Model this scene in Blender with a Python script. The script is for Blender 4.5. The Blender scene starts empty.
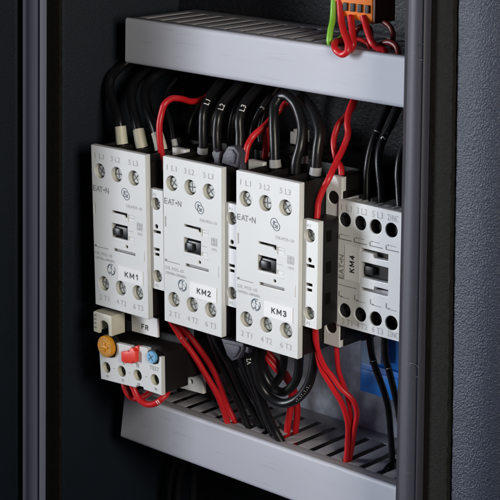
import bpy, bmesh, math, random
from mathutils import Vector, Matrix
random.seed(7)
sc = bpy.context.scene
col = sc.collection
S = 0.001                                   # everything below is written in millimetres
R = math.radians

# ------------------------------------------------------------------ camera
YAW, PITCH, ROLL, FPX = -0.7441, 0.2706, 0.0036, 1721.0
CAM = Vector((504.94, -539.26, 210.47))
_fw = Vector((math.sin(YAW)*math.cos(PITCH), math.cos(YAW)*math.cos(PITCH), -math.sin(PITCH)))
_r0 = Vector((math.cos(YAW), -math.sin(YAW), 0)); _u0 = _r0.cross(_fw)
_rt = _r0*math.cos(ROLL) + _u0*math.sin(ROLL); _up = _u0*math.cos(ROLL) - _r0*math.sin(ROLL)
cd = bpy.data.cameras.new('camera'); cam = bpy.data.objects.new('camera', cd); col.objects.link(cam)
cam.matrix_world = Matrix(((_rt.x, _up.x, -_fw.x, CAM.x*S), (_rt.y, _up.y, -_fw.y, CAM.y*S), (_rt.z, _up.z, -_fw.z, CAM.z*S), (0, 0, 0, 1)))
cd.sensor_width = 36; cd.lens = 36*FPX/500; cd.clip_start = 0.02; cd.clip_end = 20
sc.camera = cam
def at(px, py, Y):
    """the real point (mm) at depth Y that was measured at a photograph position"""
    d = _fw + _rt*((px-250)/FPX) - _up*((py-250)/FPX)
    return CAM + d*((Y-CAM.y)/d.y)

# ------------------------------------------------------------------ light
w = bpy.data.worlds.new("World"); sc.world = w; w.use_nodes = True
w.node_tree.nodes['Background'].inputs[0].default_value = (0.75, 0.82, 1.0, 1)
w.node_tree.nodes['Background'].inputs[1].default_value = 0.04
def area(name, loc, target, size, power, colour, spread=180):
    l = bpy.data.lights.new(name, 'AREA'); l.shape = 'RECTANGLE'; l.size = size[0]*S; l.size_y = size[1]*S
    l.energy = power; l.color = colour
    o = bpy.data.objects.new(name, l); col.objects.link(o); o.location = Vector(loc)*S
    o.rotation_euler = (Vector(target)-Vector(loc)).to_track_quat('-Z', 'Y').to_euler(); l.spread = R(spread)
    return o
area('studio_softbox', (-520, -520, 80), (240, 20, 0), (180, 480), 0.84, (0.90, 0.94, 1.0), 47)
area('studio_side_light', (560, -285, 215), (-20, 0, -10), (150, 220), 3.1, (1.0, 0.93, 0.79))
sc.view_settings.view_transform = 'Standard'; sc.view_settings.look = 'None'
sc.view_settings.exposure = 0; sc.view_settings.gamma = 1
sc.cycles.max_bounces = 8; sc.cycles.diffuse_bounces = 4; sc.cycles.glossy_bounces = 4
sc.cycles.use_denoising = True

# ------------------------------------------------------------------ materials
def mat(name, rgb, rough=0.5, metal=0.0, spec=0.5, bump=0.0, bscale=400, var=0.0, vscale=60, coat=0.0, stretch=None, rvar=0.0, dust=0.0):
    m = bpy.data.materials.new(name); m.use_nodes = True
    nt = m.node_tree; b = nt.nodes['Principled BSDF']
    b.inputs['Base Color'].default_value = (*rgb, 1); b.inputs['Roughness'].default_value = rough
    b.inputs['Metallic'].default_value = metal; b.inputs['Specular IOR Level'].default_value = spec
    b.inputs['Coat Weight'].default_value = coat
    tc = nt.nodes.new('ShaderNodeTexCoord'); src = tc.outputs['Object']
    if stretch:
        mp = nt.nodes.new('ShaderNodeMapping'); mp.inputs['Scale'].default_value = stretch
        nt.links.new(src, mp.inputs[0]); src = mp.outputs[0]
    if var or dust:
        n = nt.nodes.new('ShaderNodeTexNoise'); n.inputs['Scale'].default_value = vscale; n.inputs['Detail'].default_value = 5
        nt.links.new(src, n.inputs[0])
        rm = nt.nodes.new('ShaderNodeValToRGB')
        rm.color_ramp.elements[0].position = 0.3; rm.color_ramp.elements[1].position = 0.7
        rm.color_ramp.elements[0].color = (*[c*(1-var) for c in rgb], 1); rm.color_ramp.elements[1].color = (*[min(1, c*(1+var)) for c in rgb], 1)
        nt.links.new(n.outputs[0], rm.inputs[0]); out = rm.outputs[0]
        if dust:
            n2 = nt.nodes.new('ShaderNodeTexNoise'); n2.inputs['Scale'].default_value = 1500; n2.inputs['Detail'].default_value = 3
            nt.links.new(tc.outputs['Object'], n2.inputs[0])
            r2 = nt.nodes.new('ShaderNodeMapRange'); r2.inputs[1].default_value = 0.62; r2.inputs[2].default_value = 0.75; r2.inputs[4].default_value = dust
            nt.links.new(n2.outputs[0], r2.inputs[0])
            mx = nt.nodes.new('ShaderNodeMix'); mx.data_type = 'RGBA'; mx.inputs['B'].default_value = (0.3, 0.3, 0.3, 1)
            nt.links.new(r2.outputs[0], mx.inputs['Factor']); nt.links.new(out, mx.inputs['A']); out = mx.outputs['Result']
        nt.links.new(out, b.inputs['Base Color'])
    if rvar:
        n3 = nt.nodes.new('ShaderNodeTexNoise'); n3.inputs['Scale'].default_value = vscale*0.7; n3.inputs['Detail'].default_value = 4
        nt.links.new(src, n3.inputs[0])
        r3 = nt.nodes.new('ShaderNodeMapRange'); r3.inputs[3].default_value = max(0.05, rough-rvar); r3.inputs[4].default_value = min(1, rough+rvar)
        nt.links.new(n3.outputs[0], r3.inputs[0]); nt.links.new(r3.outputs[0], b.inputs['Roughness'])
    if bump:
        n4 = nt.nodes.new('ShaderNodeTexNoise'); n4.inputs['Scale'].default_value = bscale; n4.inputs['Detail'].default_value = 4
        nt.links.new(src, n4.inputs[0])
        bp = nt.nodes.new('ShaderNodeBump'); bp.inputs['Strength'].default_value = bump; bp.inputs['Distance'].default_value = 0.0006
        nt.links.new(n4.outputs[0], bp.inputs['Height']); nt.links.new(bp.outputs[0], b.inputs['Normal'])
    return m
M = dict(
    white=mat('grey_white_plastic', (0.68, 0.69, 0.70), 0.42, bump=0.05, bscale=2500, var=0.03, vscale=40),
    cream=mat('cream_plastic', (0.62, 0.60, 0.50), 0.45, bump=0.05, bscale=1500, var=0.05),
    well=mat('well_plastic', (0.58, 0.58, 0.54), 0.5, var=0.04),
    grey_tab=mat('grey_tab_plastic', (0.40, 0.41, 0.43), 0.45, bump=0.05, bscale=1500),
    black=mat('black_plastic', (0.0065, 0.0055, 0.0055), 0.5, spec=0.3, bump=0.12, bscale=1800, var=0.25, vscale=50, dust=0.012),
    slider=mat('dark_slider', (0.020, 0.020, 0.024), 0.35, bump=0.05, bscale=1500),
    clip=mat('charcoal_nylon', (0.045, 0.042, 0.058), 0.5, bump=0.25, bscale=1400, var=0.15),
    steel=mat('zinc_screw', (0.36, 0.365, 0.35), 0.38, metal=0.25, var=0.15, vscale=300),
    cover=mat('duct_cover_plastic', (0.45, 0.465, 0.54), 0.5, bump=0.05, bscale=500, var=0.035, vscale=90, stretch=(0.12, 1, 1), dust=0.03),
    duct=mat('duct_slotted_plastic', (0.33, 0.325, 0.355), 0.5, bump=0.08, bscale=900, var=0.1, vscale=70, dust=0.05),
    plate=mat('galvanized_steel', (0.60, 0.65, 0.78), 0.45, metal=0.12, bump=0.2, bscale=350, var=0.3, vscale=170, rvar=0.12),
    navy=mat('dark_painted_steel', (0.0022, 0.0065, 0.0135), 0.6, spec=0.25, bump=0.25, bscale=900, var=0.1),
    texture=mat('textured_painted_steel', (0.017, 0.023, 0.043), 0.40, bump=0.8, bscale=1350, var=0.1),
    lip=mat('grey_rubber_lip', (0.029, 0.029, 0.043), 0.55, bump=0.06, bscale=1500, var=0.07, vscale=60, stretch=(1, 1, 0.15)),
    strip=mat('brightened_rubber_lip', (0.165, 0.18, 0.265), 0.6, bump=0.06, bscale=1500, var=0.07, vscale=60, stretch=(1, 1, 0.15)),  # left seal: paler than lip, the missing light is put into its colour
    foam=mat('brown_black_foam', (0.0065, 0.0062, 0.0055), 0.8, spec=0.2, bump=0.6, bscale=1100, var=0.3, vscale=400),
    cable=mat('black_pvc', (0.0065, 0.0065, 0.008), 0.33, spec=0.36, bump=0.05, bscale=500, rvar=0.08, dust=0.015),
    red=mat('red_pvc', (0.55, 0.011, 0.017), 0.37, bump=0.05, bscale=700, var=0.08, rvar=0.06),
    darkred=mat('dark_red_pvc', (0.13, 0.010, 0.008), 0.4, bump=0.05, bscale=700, var=0.1),
    green=mat('green_pvc', (0.20, 0.50, 0.035), 0.38, bump=0.05, bscale=700, var=0.05),
    backwall=mat('leathery_dark_paint', (0.013, 0.0145, 0.019), 0.5, spec=0.35, bump=0.8, bscale=600, var=0.15, vscale=300),
    brown=mat('red_brown_plastic', (0.10, 0.022, 0.012), 0.5, bump=0.05, bscale=900),
    ferrule=mat('grey_ferrule', (0.30, 0.30, 0.32), 0.45, var=0.08),
    orange=mat('orange_plastic', (0.88, 0.20, 0.008), 0.45, spec=0.3, bump=0.05, bscale=900, var=0.08),
    dial=mat('amber_dial_plastic', (0.62, 0.26, 0.015), 0.32, bump=0.08, bscale=900, var=0.2, vscale=250),
    redlever=mat('red_lever_plastic', (0.80, 0.045, 0.025), 0.35, bump=0.04, bscale=900),
    bluedial=mat('light_blue_plastic', (0.16, 0.42, 0.72), 0.4),
    blue=mat('blue_plastic', (0.02, 0.25, 0.88), 0.35, bump=0.08, bscale=600, var=0.1),
    paleblue=mat('pale_blue_plastic', (0.42, 0.60, 0.90), 0.4, bump=0.08, bscale=600, var=0.1),
    paper=mat('white_label_tape', (0.78, 0.78, 0.80), 0.4),
    ink=mat('black_ink', (0.015, 0.015, 0.018), 0.6),
    greyink=mat('grey_ink', (0.36, 0.36, 0.37), 0.6),
    midink=mat('mid_grey_ink', (0.20, 0.20, 0.205), 0.6),
    blueink=mat('slate_ink', (0.05, 0.085, 0.12), 0.6),
    whiteink=mat('white_ink', (0.75, 0.75, 0.75), 0.6),
    void=mat('unlit_opening', (0.002, 0.002, 0.002), 0.8, spec=0.1),
    slot=mat('screw_slot_shade', (0.09, 0.09, 0.088), 0.6),
    groove=mat('grey_recess', (0.30, 0.30, 0.31), 0.6),
    clear=mat('clear_sleeve', (0.6, 0.62, 0.68), 0.25, var=0.2, vscale=200),
)

for nm in ('white', 'paper', 'cream'):
    nt = M[nm].node_tree; b_ = nt.nodes['Principled BSDF']
    oi = nt.nodes.new('ShaderNodeObjectInfo'); mr = nt.nodes.new('ShaderNodeMapRange'); mr.inputs[3].default_value = 0.95; mr.inputs[4].default_value = 1.03
    hs = nt.nodes.new('ShaderNodeHueSaturation'); nt.links.new(oi.outputs['Random'], mr.inputs[0]); nt.links.new(mr.outputs[0], hs.inputs['Value'])
    if b_.inputs['Base Color'].links:
        l = b_.inputs['Base Color'].links[0]; src = l.from_socket; nt.links.remove(l); nt.links.new(src, hs.inputs['Color'])
    else: hs.inputs['Color'].default_value = b_.inputs['Base Color'].default_value
    nt.links.new(hs.outputs[0], b_.inputs['Base Color'])
def scratches(m, scale, amount, light):
    nt = m.node_tree; b_ = nt.nodes['Principled BSDF']; tc = nt.nodes.new('ShaderNodeTexCoord'); mp = nt.nodes.new('ShaderNodeMapping')
    mp.inputs['Scale'].default_value = (0.06, 1, 1); mp.inputs['Rotation'].default_value = (0, R(7), 0)
    n = nt.nodes.new('ShaderNodeTexNoise'); n.inputs['Scale'].default_value = scale; n.inputs['Detail'].default_value = 2
    r_ = nt.nodes.new('ShaderNodeMapRange'); r_.inputs[1].default_value = 0.66; r_.inputs[2].default_value = 0.74; r_.inputs[4].default_value = amount
    mx = nt.nodes.new('ShaderNodeMix'); mx.data_type = 'RGBA'; mx.inputs['B'].default_value = (light, light, light, 1)
    nt.links.new(tc.outputs['Object'], mp.inputs[0]); nt.links.new(mp.outputs[0], n.inputs[0]); nt.links.new(n.outputs[0], r_.inputs[0]); nt.links.new(r_.outputs[0], mx.inputs['Factor'])
    l = b_.inputs['Base Color'].links[0]; src = l.from_socket; nt.links.remove(l); nt.links.new(src, mx.inputs['A']); nt.links.new(mx.outputs['Result'], b_.inputs['Base Color'])
scratches(M['cover'], 900, 0.35, 0.30); scratches(M['plate'], 700, 0.3, 0.62); scratches(M['lip'], 800, 0.25, 0.09)
# ------------------------------------------------------------------ mesh helpers
OFF = Vector((0, 0, 0))                     # origin of the thing being built (mm)
class MB:
    def __init__(s): s.v = []; s.f = []
    def add(s, vs, fs):
        n = len(s.v); s.v += [Vector(p) for p in vs]; s.f += [[i+n for i in f] for f in fs]; return s
    def box(s, x0, x1, y0, y1, z0, z1, bev=0.0, seg=2):
        bm = bmesh.new(); bmesh.ops.create_cube(bm, size=1)
        for v in bm.verts: v.co = Vector(((x0+x1)/2+v.co.x*(x1-x0), (y0+y1)/2+v.co.y*(y1-y0), (z0+z1)/2+v.co.z*(z1-z0)))
        if bev: bmesh.ops.bevel(bm, geom=list(bm.edges), offset=bev, segments=seg, profile=0.6, affect='EDGES')
        return s.frombm(bm)
    def frombm(s, bm):
        bm.verts.index_update(); s.add([v.co.copy() for v in bm.verts], [[v.index for v in f.verts] for f in bm.faces]); bm.free(); return s
    def prism(s, poly, y0, y1, bev=0.0):    # poly in (x,z)
        bm = bmesh.new(); vs = [bm.verts.new((x, y0, z)) for x, z in poly]; f = bm.faces.new(vs)
        r = bmesh.ops.extrude_face_region(bm, geom=[f])
        for g in r['geom']:
            if isinstance(g, bmesh.types.BMVert): g.co.y = y1
        bmesh.ops.recalc_face_normals(bm, faces=list(bm.faces))
        if bev: bmesh.ops.bevel(bm, geom=list(bm.edges), offset=bev, segments=2, profile=0.6, affect='EDGES')
        return s.frombm(bm)
    def cyl(s, c, r, y0, y1, n=28, bev=0.0, r1=None):      # axis along Y, y0 = front
        c = Vector(c); r1 = r if r1 is None else r1
        rings = [(y0, r-bev), (y0+bev, r), (y1, r1)] if bev else [(y0, r), (y1, r1)]
        vs = []; fs = []
        for y, q in rings:
            for k in range(n):
                a = 2*math.pi*k/n; vs.append((c.x+q*math.cos(a), y, c.z+q*math.sin(a)))
        for j in range(len(rings)-1):
            for k in range(n): fs.append([j*n+k, j*n+(k+1) % n, (j+1)*n+(k+1) % n, (j+1)*n+k])
        fs.append(list(range(n))[::-1]); m = (len(rings)-1)*n; fs.append(list(range(m, m+n)))
        return s.add(vs, fs)
    def well(s, c, r, y0, y1, n=28):        # inner wall of a hole with a floor
        vs = []; fs = []
        for y in (y0, y1):
            for k in range(n):
                a = 2*math.pi*k/n; vs.append((c[0]+r*math.cos(a), y, c[1]+r*math.sin(a)))
        for k in range(n): fs.append([k, n+k, n+(k+1) % n, (k+1) % n])
        fs.append(list(range(n, 2*n))[::-1])
        return s.add(vs, fs)
    def tube(s, pts, rad, n=14, cap=True):
        rad = rad if hasattr(rad, '__len__') else [rad]*len(pts)
        vs = []; fs = []; t0 = None; nrm = None
        for i, p in enumerate(pts):
            t = (pts[min(i+1, len(pts)-1)]-pts[max(i-1, 0)]).normalized()
            if nrm is None: nrm = t.orthogonal().normalized()
            else:
                nrm = (nrm - t*nrm.dot(t)).normalized()
            b = t.cross(nrm)
            for k in range(n):
                a = 2*math.pi*k/n; vs.append(p+(nrm*math.cos(a)+b*math.sin(a))*rad[i])
        for i in range(len(pts)-1):
            for k in range(n): fs.append([i*n+k, i*n+(k+1) % n, (i+1)*n+(k+1) % n, (i+1)*n+k])
        if cap: fs.append(list(range(n))[::-1]); m = (len(pts)-1)*n; fs.append(list(range(m, m+n)))
        return s.add(vs, fs)
    def build(s, name, material, parent=None, angle=35):
        me = bpy.data.meshes.new(name)
        me.from_pydata([tuple((p-OFF)*S) for p in s.v], [], s.f)
        bm = bmesh.new(); bm.from_mesh(me); bmesh.ops.recalc_face_normals(bm, faces=list(bm.faces)); bm.to_mesh(me); bm.free()
        for p in me.polygons: p.use_smooth = True
        me.set_sharp_from_angle(angle=R(angle))
        me.materials.append(M[material])
        o = bpy.data.objects.new(name, me); col.objects.link(o)
        if parent: o.parent = parent
        return o
def tag(o, label=None, cat=None, group=None, kind=None):
    for k, v in (('label', label), ('category', cat), ('group', group), ('kind', kind)):
        if v: o[k] = v
    return o
def thing(name, loc, label, cat, group=None):
    global OFF
    o = bpy.data.objects.new(name, None); col.objects.link(o); o.empty_display_size = 0.01
    OFF = Vector(loc); o.location = OFF*S
    return tag(o, label, cat, group)

def curve_mesh(cu):
    o = bpy.data.objects.new('tmp', cu); col.objects.link(o)
    dg = bpy.context.evaluated_depsgraph_get(); dg.update()
    me = bpy.data.meshes.new_from_object(o.evaluated_get(dg))
    vs = [v.co.copy() for v in me.vertices]; fs = [list(p.vertices) for p in me.polygons]
    bpy.data.objects.remove(o); bpy.data.meshes.remove(me); bpy.data.curves.remove(cu)
    return vs, fs
def plate(mb, outline, holes, y0, t, bev=0.5):
    """flat moulded plate in the XZ plane, front at y0, thickness t, rounded edges, real openings"""
    cu = bpy.data.curves.new('tmp', 'CURVE'); cu.dimensions = '2D'; cu.fill_mode = 'BOTH'
    cu.extrude = t/2-bev; cu.bevel_depth = bev; cu.bevel_resolution = 2; cu.offset = -bev
    for loop in [outline]+holes:
        sp = cu.splines.new('POLY'); sp.points.add(len(loop)-1); sp.use_cyclic_u = True
        for p, (x, z) in zip(sp.points, loop): p.co = (x, z, 0, 1)
    vs, fs = curve_mesh(cu)
    return mb.add([(v.x, y0+t/2-v.z, v.y) for v in vs], fs)
def circle(cx, cz, r, n=32, r2=None):
    return [(cx+r*math.cos(2*math.pi*k/n), cz+(r2 or r)*math.sin(2*math.pi*k/n)) for k in range(n)]
def rect(x0, z0, x1, z1): return [(x0, z0), (x1, z0), (x1, z1), (x0, z1)]
def glyphs(txt, h, spacing=1.0, bold=0.0):
    cu = bpy.data.curves.new('tmp', 'FONT'); cu.body = txt; cu.size = h/0.69; cu.space_character = spacing; cu.resolution_u = 3
    cu.fill_mode = 'FRONT'; cu.offset = bold
    return curve_mesh(cu)
def write(mb, txt, x, z, h, y, width=None, turn=False, align='L', spacing=1.0, bold=0.0):
    """printed characters lying on a plane of depth y; baseline start (x,z)"""
    vs, fs = glyphs(txt, h, spacing, bold)
    if not vs: return mb
    x0 = min(v.x for v in vs); x1 = max(v.x for v in vs)
    k = width/(x1-x0) if width else 1.0
    sh = {'L': 0, 'C': (x1-x0)*k/2, 'R': (x1-x0)*k}[align]
    P = [((v.x-x0)*k-sh, v.y) for v in vs]
    if turn: return mb.add([(x-b, y, z+a) for a, b in P], fs)
    return mb.add([(x+a, y, z+b) for a, b in P], fs)
STROKES = {'K': [[(0, 0), (0, 1)], [(0.03, 0.42), (0.62, 1)], [(0.22, 0.58), (0.66, 0)]], 'M': [[(0, 0), (0, 1), (0.42, 0.25), (0.84, 1), (0.84, 0)]],
           '1': [[(0.08, 0.78), (0.32, 1), (0.32, 0)]], '2': [[(0.02, 0.78), (0.12, 0.95), (0.32, 1), (0.52, 0.93), (0.58, 0.74), (0.5, 0.55), (0, 0), (0.62, 0)]],
           '3': [[(0.02, 0.86), (0.2, 1), (0.42, 0.97), (0.54, 0.8), (0.48, 0.6), (0.24, 0.53), (0.5, 0.46), (0.6, 0.26), (0.48, 0.06), (0.24, 0), (0.02, 0.12)]],
           '4': [[(0.48, 0), (0.48, 1), (0, 0.3), (0.66, 0.3)]], 'F': [[(0, 0), (0, 1), (0.56, 1)], [(0, 0.52), (0.48, 0.52)]],
           'R': [[(0, 0), (0, 1), (0.4, 1), (0.56, 0.88), (0.56, 0.64), (0.4, 0.52), (0, 0.52)], [(0.3, 0.52), (0.62, 0)]]}
def block(mb, txt, cx, cz, h, width, y, turn=False, wt=0.235):
    """bold label-printer capitals made of strokes, centred on (cx,cz)"""
    pos = []; x = 0
    for ch in txt:
        pos.append(x); x += max(p[0] for l in STROKES[ch] for p in l)+0.5
    k = width/(x-0.5); w2 = wt*h/2; q = y
    for ch, x in zip(txt, pos):
        for line in STROKES[ch]:
            P = [Vector(((x+a)*k-width/2, 0, b_*h-h/2)) for a, b_ in line]
            for i in range(len(P)-1):
                d = (P[i+1]-P[i]).normalized(); n = Vector((-d.z, 0, d.x))*w2; e = d*w2*0.8; a_, c_ = P[i]-e, P[i+1]+e; q -= 0.002
                V = [a_-n, c_-n, c_+n, a_+n]
                if turn: V = [Vector((-v.z, 0, v.x)) for v in V]
                mb.add([(cx+v.x, q, cz+v.z) for v in V], [[0, 1, 2, 3]])
    return mb
def dashes(mb, x, z, h, width, y, seed):        # print too small to be read: broken strokes
    rg = random.Random(seed); c = x
    while c < x+width:
        a = rg.uniform(0.35, 0.75)
        for zz in ((0, 0.16), (0.42, 0.58), (0.84, 1.0)):
            if rg.random() < 0.62: mb.add([(c, y, z+zz[0]*h), (c+a, y, z+zz[0]*h), (c+a, y, z+zz[1]*h), (c, y, z+zz[1]*h)], [[0, 1, 2, 3]])
        if rg.random() < 0.7: mb.add([(c, y, z), (c+0.16, y, z), (c+0.16, y, z+h), (c, y, z+h)], [[0, 1, 2, 3]])
        c += a+0.3
    return mb
def ring(mb, cx, cz, r, wd, y, a0=0, a1=360, n=36):
    vs = []; fs = []
    for k in range(n+1):
        a = R(a0+(a1-a0)*k/n)
        for q in (r-wd, r): vs.append((cx+q*math.cos(a), y, cz+q*math.sin(a)))
    for k in range(n): fs.append([2*k, 2*k+1, 2*k+3, 2*k+2])
    return mb.add(vs, fs)
def bar(mb, x0, z0, x1, z1, y): return mb.add([(x0, y, z0), (x1, y, z0), (x1, y, z1), (x0, y, z1)], [[0, 1, 2, 3]])
def screw(cx, cz, r, y, rot, parent, material='steel'):
    mb = MB(); mb.cyl((cx, 0, cz), r, y, y+2, n=24, bev=0.35)
    return mb.build('terminal_screw', material, parent), cross(cx, cz, r*0.75, y-0.05, rot, parent)
def cross(cx, cz, r, y, rot, parent):
    m = MB()
    for a in (rot, rot+90):
        d = Vector((math.cos(R(a)), 0, math.sin(R(a)))); n = Vector((-d.z, 0, d.x))*0.29; c = Vector((cx, y, cz))
        m.add([c-d*r-n, c+d*r-n, c+d*r+n, c-d*r+n], [[0, 1, 2, 3]]); y -= 0.02
    return m
def copy_thing(o):
    c = o.copy(); col.objects.link(c)
    for ch in [q for q in bpy.data.objects if q.parent == o]:
        d = ch.copy(); col.objects.link(d); d.parent = c
        for g in [q for q in bpy.data.objects if q.parent == ch]:
            e = g.copy(); col.objects.link(e); e.parent = d
    return c

# ================================================================== THE CABINET
OFF = Vector((0, 0, 0))
cab = thing('cabinet', (0, 95, -190), 'dark painted steel cabinet around the contactors with grey rubber edged opening', 'cabinet')
YL = -5.0
def edge(pa, pb, off=0.0, Y=YL, ya=19, yb=482):     # a near-vertical edge of the opening, extended past the frame
    a = at(pa, ya, Y); b = at(pb, yb, Y); d = (b-a)
    return a-d*0.35, b+d*0.35
def strip(name, prof, material, parent, angle=50, seg=60, jitter=None):
    """prof: list of (edge pair, dx, Y); sweeps the profile from top to bottom"""
    mb = MB(); n = len(prof)
    for j in range(seg+1):
        t = j/seg
        for k, ((a, b), dx, y) in enumerate(prof):
            p = a.lerp(b, t); jj = jitter(j, k) if jitter else 0
            mb.v.append(Vector((p.x+dx+jj, y, p.z)))
    for j in range(seg):
        for k in range(n-1): mb.f.append([j*n+k, j*n+k+1, (j+1)*n+k+1, (j+1)*n+k])
    return mb.build(name, material, parent, angle)
def seal(e0, e1, parent, material='lip'):
    def mix(t): return (e0[0].lerp(e1[0], t), e0[1].lerp(e1[1], t))
    prof = [(e0, 0, 8), (e0, 0, -1)]
    for t, y in ((0.02, -4.2), (0.06, -5.0), (0.11, -4.8), (0.16, -4.5), (0.3, -5.2), (0.45, -5.6), (0.6, -5.5), (0.74, -4.9), (0.83, -4.2), (0.87, -4.6), (0.91, -5.6), (0.95, -5.9), (0.985, -5.4), (1.0, -4.2), (1.0, 3.0)):
        prof.append((mix(t), 0, y))
    return strip('rubber_seal', prof, material, parent)
def foam(e0, e1, parent, y=-2.4):
    rg = random.Random(3)
    J = {(j, k): rg.uniform(-0.25, 0.35) for j in range(160) for k in range(8)}
    prof = [(e0, 0.1, 3), (e0, 0.15, y)]
    for t in (0.3, 0.6, 0.85): prof.append(((e0[0].lerp(e1[0], t), e0[1].lerp(e1[1], t)), 0, y-0.25))
    prof += [(e1, -0.3, y), (e1, 0, y+1.2), (e1, 0, 6)]
    return strip('foam_strip', prof, 'foam', parent, seg=150, jitter=lambda j, k: J[(j, k)] if k in (5, 6) else 0)
L0, L1, L2 = edge(21.6, 21.6), edge(42.3, 41.6), edge(55.5, 56)
R0, R1, R2, R3 = edge(404, 394.6), edge(427.0, 419.0), edge(449.7, 443.5), edge(500, 500)
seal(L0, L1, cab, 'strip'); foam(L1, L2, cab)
seal(R0, R1, cab); foam(R1, R2, cab)
# right hand flange: textured paint, rolled forward towards its outer edge
prof = [(R2, 0.2, 4), (R2, 0.3, 0.5), (R2, 1.2, -1.0)]
for k in range(1, 15):
    a = k/14*R(62); prof.append((R2, 1.2+34*math.sin(a)*0.9, -1.0-2.2*math.sin(a*2.2)-0.0+16*(1-math.cos(a))))
prof.append((R2, 60, 40))
strip('door_frame', prof, 'texture', cab, seg=40)
# left hand flange beyond the seal, plus an added panel shading the left end
lp = [(L0, -9, -70), (L0, -7.6, -70), (L0, -7.2, -68.5), (L0, -7.0, -4), (L0, -6, -2.5), (L0, -1.2, -2.2), (L0, -0.9, 8)]
strip('added_shade_panel', lp, 'navy', cab)
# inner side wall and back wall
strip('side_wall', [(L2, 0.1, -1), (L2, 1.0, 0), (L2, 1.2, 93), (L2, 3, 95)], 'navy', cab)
bw = MB(); bw.box(-150, 220, 95, 97, -230, -90).box(-150, 220, 76, 78, -95, 230); bw.build('back_wall', 'backwall', cab)
for e, t in ((R0, 0.37), (R0, 0.0)): pass
def mould_mark(px, py, a0, a1):
    c = at(px, py, -5.8); mb = MB(); pts = [Vector((c.x+3.1*math.cos(R(a)), -5.35, c.z+3.1*math.sin(R(a)))) for a in range(a0, a1+1, 8)]
    mb.tube(pts, 0.22, n=6); mb.build('mould_mark', 'lip', cab)
mould_mark(420.5, 52, 70, 290); mould_mark(412.5, 371, -70, 130)

# mounting plate with the rail
mp = thing('mounting_plate', (20, 73, -110), 'mottled galvanized steel plate behind the contactors and wiring ducts', 'plate')
b = MB(); b.box(-99, 140, 71, 73, -112, 22, bev=0.4); b.build('panel', 'plate', mp)
rl = thing('din_rail', (0, 71, 0), 'horizontal steel mounting rail hidden behind the row of contactors', 'rail')
b = MB()
b.box(-98, 135, 62.5, 64, 13, 18).box(-98, 135, 62.5, 64, -18, -13).box(-98, 135, 69.4, 70.9, -12, 12).box(-98, 135, 64.1, 69.3, 12, 13.5).box(-98, 135, 64.1, 69.3, -13.5, -12)
b.build('rail_profile', 'plate', rl)

# ================================================================== WIRING DUCTS
def duct(z0, h, xa, xb, x1, first, label):
    t = thing('wiring_duct', ((xa+x1)/2, 71, z0), label, 'wiring duct', 'slotted grey wiring ducts')
    zt = z0+h
    # cover: flat face with rolled lips along top and bottom
    b = MB()
    prof = [(26.5, zt-1.8), (26.5, zt-0.4), (25.6, zt+0.1), (24.6, zt-0.1), (24.05, zt-0.8), (24.0, zt-2.0), (24.0, z0+2.0), (24.05, z0+0.8), (24.6, z0+0.1), (25.6, z0-0.1), (26.5, z0+0.4), (26.5, z0+1.8)]
    n = len(prof); seg = 24
    for j in range(seg+1):
        for (y, z) in prof:
            e = xa+(xb-xa)*((z-z0)/h)
            b.v.append(Vector((e+(x1-e)*j/seg, y, z)))
    for j in range(seg):
        for k in range(n-1): b.f.append([j*n+k, j*n+k+1, (j+1)*n+k+1, (j+1)*n+k])
    b.f.append(list(range(n))); b.build('cover', 'cover', t, 50)
    # slotted walls (upper and lower) : a rim, then fingers with real gaps
    for zz, s in ((zt-0.2, 1), (z0+0.2, -1)):
        w_ = MB(); za, zb = sorted((zz, zz-0.55*s))
        xs = max(xa, xb)+0.8
        w_.box(xs, x1, 26.6, 31.4, za-0.05, zb-0.05, bev=0.15)
        w_.box(xs, x1, 61.5, 70.9, za-0.05, zb-0.05, bev=0.2)
        x = first
        while x-10 > xs: x -= 10.15
        prev = xs
        while prev < x1:
            e = min(x-1.9, x1)
            if e-prev > 1: w_.box(prev, e, 31.5, 61.4, za, zb, bev=0.15)
            prev = x+1.9; x += 10.15
        # break-off bridges at the ends of the slots
        w_.build('slotted_wall', 'duct', t)
    k = MB(); k.box(max(xa, xb)+0.8, x1, 69.2, 70.8, z0+2, zt-2); k.build('base', 'duct', t)
    k = MB(); k.box(max(xa, xb)+0.4, max(xa, xb)+1.6, 27, 69, z0+1.9, zt-1.9); k.build('end_wall', 'duct', t)
    return t
duct(75.9, 21.6, -95.6, -94.8, 150, -5.6, 'upper light grey wiring duct with slotted dark top under the orange terminal block')
duct(-119.0, 25.1, -103.6, -99.8, 150, -1.6, 'lower light grey wiring duct that the red and black wires drop into')

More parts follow.
